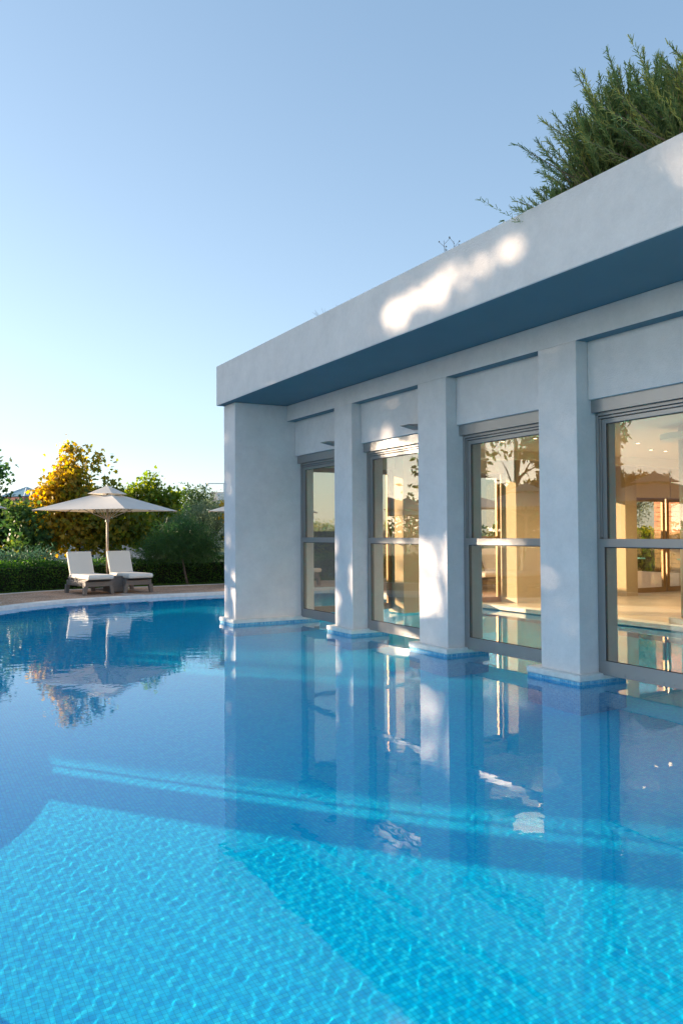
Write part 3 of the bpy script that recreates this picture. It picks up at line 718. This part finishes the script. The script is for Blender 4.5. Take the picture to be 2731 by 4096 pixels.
shrub('rosemary_shrub', 'tall dark green rosemary shrub spilling over the roof edge at the right margin', (6.1, 4.25, RZ), 1000, 1.10, (.62, .75), ROSEM, lean=(0, -.05))
shrub('rosemary_shrub', 'lower left rosemary shrub on the roof, tapering down along the parapet', (6.05, 5.22, RZ), 1000, 1.34, (.5, .46), ROSEM, lean=(0, -.05), hfun=lambda x, y: 1-.12*max(0, y)/.4)
shrub('rosemary_shrub', 'smallest rosemary clump at the left foot of the roof shrubs', (5.8, 5.80, RZ), 160, .60, (.2, .2), ROSEM)
shrub('rosemary_shrub', 'rosemary shrub on the roof just beyond the right edge of the photo', (6.2, 3.1, RZ), 260, 1.4, (.6, .7), ROSEM)
STRAW = mat('dry_grass', (.22, .19, .14), .9)
def tuft(label, x, y, n, h, cat='grass tuft', name='grass_tuft', sp=.5):
    mb = MB()
    for _ in range(n):
        a = random.uniform(0, 6.28); s_ = random.uniform(.1, sp)*h
        mb.tube([(0, 0, 0), (math.cos(a)*s_*.35, math.sin(a)*s_*.35, h*.6), (math.cos(a)*s_*1.2, math.sin(a)*s_*1.2, h*random.uniform(.75, 1))], [.004, .003, .0012], 3, False)
    o = mb.build(name, STRAW, loc=(x, y, 4.36)); tag(o, label, cat, 'dry grass on the roof edge'); return o
for (y, h, lb) in ((10.35, .42, 'dry wiry grass tuft on the parapet, farthest left of the row'), (10.0, .36, 'dry wiry grass tuft on the parapet, second from the left'), (9.75, .38, 'dry wiry grass tuft on the parapet, in the middle of the row'), (9.55, .39, 'dry wiry grass tuft on the parapet, right end of the row'), (10.85, .32, 'lone dry grass wisp left of the row of tufts')):
    tuft(lb, 5.56, y, 22 if h > .35 else 8, h)
def weed(label, x, y, h):
    mb = MB(); mb.tube([(0, 0, 0), (.01, .01, h*.6), (0, .02, h)], [.005, .004, .002], 4)
    for k in range(7):
        z = h*(.5+.5*k/7); a = random.uniform(0, 6.28); e = (math.cos(a)*.06, math.sin(a)*.06+.01, z+.06)
        mb.tube([(.005, .01, z), e], [.003, .002], 3)
        mb.tube([e, (e[0], e[1], e[2]+.012)], [.010, .005], 5)
    o = mb.build('seed_stalk', STRAW, loc=(x, y, 4.36)); tag(o, label, 'weed', 'dry grass on the roof edge')
weed('thin branching dry seed stalk on the parapet, left one of two', 5.56, 7.54, .55); weed('thin branching dry seed stalk on the parapet, right one of two', 5.56, 7.36, .49)

# ---- tall trees to the left, outside the frame, that dapple the evening sun
NW = np.array([math.sin(SAZ), math.cos(SAZ)]); SW = np.array([-math.cos(SAZ), math.sin(SAZ)]); TAN = math.tan(SEL)
GAPS = [  # (w, height at the facade, rw, rz, share of the leaves missing)
 (5.75, .1, .42, .8, 1), (4.9, .1, .6, .9, 1), (13.25, 2.5, .12, .2, .9), (13.25, 1.7, .14, .28, .95), (13.2, .72, .18, .3, 1), (13.2, -.3, .45, .55, 1), (13.6, -1.1, .7, .5, 1),
 (12.66, .85, .10, .40, 1), (12.66, -.1, .12, .5, 1), (12.16, .45, .05, .28, 1),
 (11.2, .75, .95, .75, .93), (10.75, -.4, 1.2, .7, 1), (11.7, 2.75, .45, .14, .9), (10.1, 1.5, .42, .22, .95), (10.7, 1.2, .35, .45, .6),
]
gr = np.random.default_rng(5)
for k in range(60):                                  # many small holes make the broken patch on the fascia
    t = gr.random(); GAPS.append((9.5-1.6*t+gr.normal()*.09, 4.16+.42*t+gr.normal()*.09, gr.uniform(.0, .08), gr.uniform(.0, .07), .9))
for k in range(4):
    t = gr.random(); GAPS.append((7.7-1.0*t, 4.35+gr.normal()*.12, gr.uniform(.01, .05), gr.uniform(.01, .06), .9))
for k in range(6):
    GAPS.append((gr.uniform(8.95, 9.4), gr.uniform(.1, 1.5), gr.uniform(.0, .03), gr.uniform(.0, .06), .85))
def shade(P):
    w = P[:, 0]*NW[0]+P[:, 1]*NW[1]; s = P[:, 0]*SW[0]+P[:, 1]*SW[1]; zb = P[:, 2]-TAN*(s-2.4)
    k = np.ones(len(P), bool)
    for gw, gz, a, b, pr in GAPS:
        q = ((w-gw)/(a+.09))**2+((zb-gz)/(b+.09))**2; k &= ~((q < 1) & (rng.random(len(P)) < pr))
    return k
for w_, r_, lb in ((7.9, 1.75, 'tall dense evergreen tree left of the pool, nearest the camera'), (10.6, 1.7, 'tall dense evergreen tree left of the pool, second from the camera'), (13.2, 1.7, 'tall dense evergreen tree left of the pool, third from the camera')):
    c = NW*w_+SW*29.0; zc = TAN*(29-2.4)
    bl = [(c[0], c[1], zc+z, r_, r_, 1.3) for z in (-1.9, -.6, .9, 2.4, 3.9, 5.2)]
    tree('evergreen_tree', lb, 'tree', (c[0], c[1], 0), (c[0], c[1], zc-1), bl, 900, 18, .30, OVAL, DARK, .16, .42, 'evergreens left of the pool', accept=shade, shell=0.05)
hc = [NW*w_+SW*15.5 for w_ in (6.2, 9.3)]
hedge('shadow_hedge', 'tall clipped hedge added out of view on the left lawn to shade the pool floor, mirrored in the pool house glass', [tuple(hc[0]), tuple(hc[1])], .7, 3.1, 900, HEDGE, size=.08)  # added out of view; its end gives the pool floor a straight shadow edge
c = NW*5.52+SW*11.5  # unseen folded parasol, added to throw the dark band across the pool floor
cp = tag(empty('shadow_parasol', (c[0], c[1], DZ-.004)), 'folded off white parasol added out of view on the left deck to cast the dark band in the pool', 'parasol')
MB().tube([(0, 0, 0), (0, 0, 3.6)], .03, 10).build('pole', POLE, cp)
MB().tube([(0, 0, .55), (0, 0, 1.0), (0, 0, 2.6), (0, 0, 3.5)], [.25, .25, .21, .04], 14).build('canopy', CANVAS, cp, smooth=True)
MB().box(-.28, .28, -.28, .28, 0, .06).build('base', WICKER, cp, bevel=.01)
c = NW*5.92+SW*10.6  # unseen post without a light, added for the thin shadow line in the pool
lp = tag(empty('shadow_post', (c[0], c[1], DZ-.004)), 'slim grey post added out of view on the left deck for its thin shadow', 'shadow post')
MB().tube([(0, 0, 0), (0, 0, 3.8)], .028, 10).build('post', ALU, lp); MB().box(-.16, .16, -.16, .16, 3.8, 3.88).build('post_head', ALU, lp, bevel=.01)

# ------------------------------------------------------------------ things behind the indoor pool
lw = tag(empty('low_wall', (17.6, 15.7, 0)), 'low pale plaster garden wall with a glass balustrade, seen through the end doors', 'wall')
def wpart(mb, name, m, root, bevel=0):
    o = mb.build(name, m, root, bevel); o.location = -root.location; return o
wpart(MB().box(17.5, 17.75, 14.05, 18.5, 0, .52), 'wall', HOUSEY, lw, .01)
for k, (a, b) in enumerate(((14.1, 15.25), (15.40, 16.6), (16.75, 18.4))):
    g_ = wpart(MB().box(17.60, 17.612, a, b, .52, 1.55), 'glass_panel', GCOL, lw)
    for z in (.85, 1.3):
        for y in (a, b): 
            o = MB().box(17.585, 17.627, y-.07, y+.07, z, z+.035).build('clip', TEAL, g_)
ws = tag(empty('wood_screen', (18.4, 14.2, 0)), 'red brown horizontal board screen beyond the low wall', 'screen')
mb = MB()
for k in range(22): mb.box(18.4, 18.43, 14.05, 15.55, .10+k*.125, .10+k*.125+.115)
wpart(mb, 'boards', WOOD, ws, .003); wpart(MB().box(18.44, 18.5, 14.05, 15.5, 0, 2.85), 'backing', BRONZE, ws)
bl = [(21.0, 19.5, 2.6, 1.6, 1.4, 1.0), (20.0, 18.6, 2.2, 1.0, 1.0, .7), (22.3, 19.3, 2.9, 1.2, 1.2, .9)]
tree('olive_tree', 'silvery olive tree seen through the end doors', 'tree', (21, 19.3, 0), (21, 19.3, 1.5), bl, 110, 60, .11, LANCE, OLIVE, .1, .25)
hedge('laurel_hedge', 'bright green laurel hedge behind the glass balustrade', [(19.2, 14.6), (19.3, 20.5)], .8, 1.6, 500, LIME, size=.10)
hedge('oleander_bush', 'bright green bushes on the lawn behind the second parasol', [(11.6, 26.3), (16.5, 25.9)], 1.0, 1.75, 500, LIME, size=.12, shape=LANCE, cat='bush', jag=.15)
bl = [(-8.5, 30, 1.8, 2.6, 2, 1.3), (-12, 27, 1.8, 2.4, 2, 1.4), (-5, 33.5, 1.8, 2.4, 2, 1.2)]
tree('bushy_tree', 'dark low bushy trees on the far left lawn, mirrored in the glass', 'tree', (-8.5, 30, 0), (-8.5, 30, 1), bl, 120, 50, .2, OVAL, DARK, .1, .35)

# ------------------------------------------------------------------ buildings far behind
hs = tag(empty('pink_house', (9.1, 43, 0)), 'long low pinkish house with large windows behind the golden tree', 'house')
hs.rotation_euler.z = -R(29)
def hpart(mb, name, m, root, bevel=0): return mb.build(name, m, root, bevel)
hpart(MB().box(-4.2, 2.35, 0, 5, 0, 2.35), 'wall', HOUSEW, hs)
hpart(MB().box(-4.4, 2.5, -.25, 5.2, 2.35, 2.55), 'roof', HOUSEY, hs)
for k, (x0, x1, m_) in enumerate(((-3.2, -2.55, DARKW), (-2.2, -1.7, BLUEW), (-1.3, -.8, BLUEW), (.9, 1.8, DARKW), (-.3, .4, DARKW))):
    fr = hpart(MB().box(x0-.07, x1+.07, -.05, 0, .35, 1.5), 'window', WHITEP, hs); MB().box(x0, x1, -.06, -.052, .42, 1.43).build('pane', m_, fr)
for x in (-2.4, -1.5, -.55): hpart(MB().box(x-.06, x+.06, -.2, -.05, 0, 2.35), 'pillar', HOUSEY, hs)
rh = tag(empty('domed_hall', (10.8, 74.5, 0)), 'distant red roofed hall topped by a glass pyramid skylight', 'building')
def polyring(r, n=6): return [(r*math.cos(2*math.pi*k/n+.3), r*math.sin(2*math.pi*k/n+.3)) for k in range(n)]
MB().prism(polyring(5.0), 0, 3.6).build('wall', HOUSEW, rh)
def frustum(r0, r1, z0, z1, n=6):
    m = MB(); a, b = polyring(r0, n), polyring(max(r1, .01), n)
    return m.add([(x, y, z0) for x, y in a]+[(x, y, z1) for x, y in b], [(i, (i+1) % n, n+(i+1) % n, n+i) for i in range(n)]+[tuple(range(n, 2*n))])
rf = frustum(5.6, 2.1, 3.6, 4.75).build('roof', ROOFT, rh)
frustum(2.3, .02, 4.76, 5.62).build('skylight', SKYL, rf)
for k in range(6):
    a = (2.3*math.cos(2*math.pi*k/6+.3), 2.3*math.sin(2*math.pi*k/6+.3), 4.77); MB().tube([a, (0, 0, 5.64)], .05, 5).build('skylight_bar', WHITEP, rf)
wb = tag(empty('apartment_building', (32.2, 85.2, 0)), 'distant white apartment block with balconies, beside the pool house corner', 'building')
wb.rotation_euler.z = -R(25)
hpart(MB().box(-.9, 7, 0, 8, 0, 6.1), 'wall', HOUSEY, wb)
for z in (2.6, 4.7): 
    bq = hpart(MB().box(-1.4, 7, -1.4, 0, z, z+.18), 'balcony', HOUSEY, wb)
    rl = MB().box(-1.4, 7, -1.38, -1.34, z+.95, z+1.02)
    for k in range(15): rl.box(-1.4+k*.55, -1.36+k*.55, -1.38, -1.34, z+.18, z+.95)
    rl.build('railing', WHITEP, bq)
pg = MB()
for x in (-1.3, .6): pg.box(x-.05, x+.05, -1.35, -1.25, 4.88, 6.9)
pg.box(-1.4, 7, -1.35, -1.25, 6.9, 7.0); pg.box(-1.35, -1.25, -1.3, 2, 6.9, 7.0); pg.build('pergola', WHITEP, wb)
for x in (-.2, 2, 4): 
    w_ = hpart(MB().box(x, x+.9, -.03, 0, 4.95, 6.0), 'window', BLUEW, wb)
# hedge line and woods that close the horizon
Pn = []
for k in range(60):
    a = R(-75+k*2.6+random.uniform(-1, 1)); d = random.uniform(95, 125); Pn.append((math.sin(a)*d, math.cos(a)*d, random.uniform(-1, .4), random.uniform(4.5, 7), 5, random.uniform(2.2, 3.0)))
P = crown_points(Pn, 26000, .75); P = P[P[:, 2] > 0]
V, F = leaves(P, .75, OVAL); tag(fast_mesh('distant_woods', V, F, PINE, None, rng.random(len(P))), kind='stuff')
# grass: blades on the strip between deck and hedge, and on the near lawn
gp = []
segs = [((-3.4, 18.7), (-.7, 21.6)), ((-.7, 21.6), (1.2, 22.7)), ((1.2, 22.7), (2.7, 23.3)), ((2.7, 23.25), (4.0, 23.8)), ((4.0, 23.85), (5.3, 24.1)), ((5.3, 24.1), (9.5, 24.1)), ((9.5, 24.1), (15, 24.1))]
for a, b in segs:
    a, b = np.array(a), np.array(b); L_ = np.linalg.norm(b-a); d = (b-a)/L_; nn = np.array([-d[1], d[0]]); n = int(L_*1500)
    gp.append(np.column_stack([a+np.outer(rng.random(n)*L_, d)+np.outer((rng.random(n)-.35)*.8, nn), np.full(n, .03)]))
P = np.concatenate(gp); D = rng.normal(size=P.shape)*.3; D[:, 2] = 1
V, F = leaves(P, .07, np.array([(-.06, 0), (.06, 0), (.0, 1)]), D=D); tag(fast_mesh('lawn_grass', V, F, LAWN, None, rng.random(len(P))), kind='stuff')
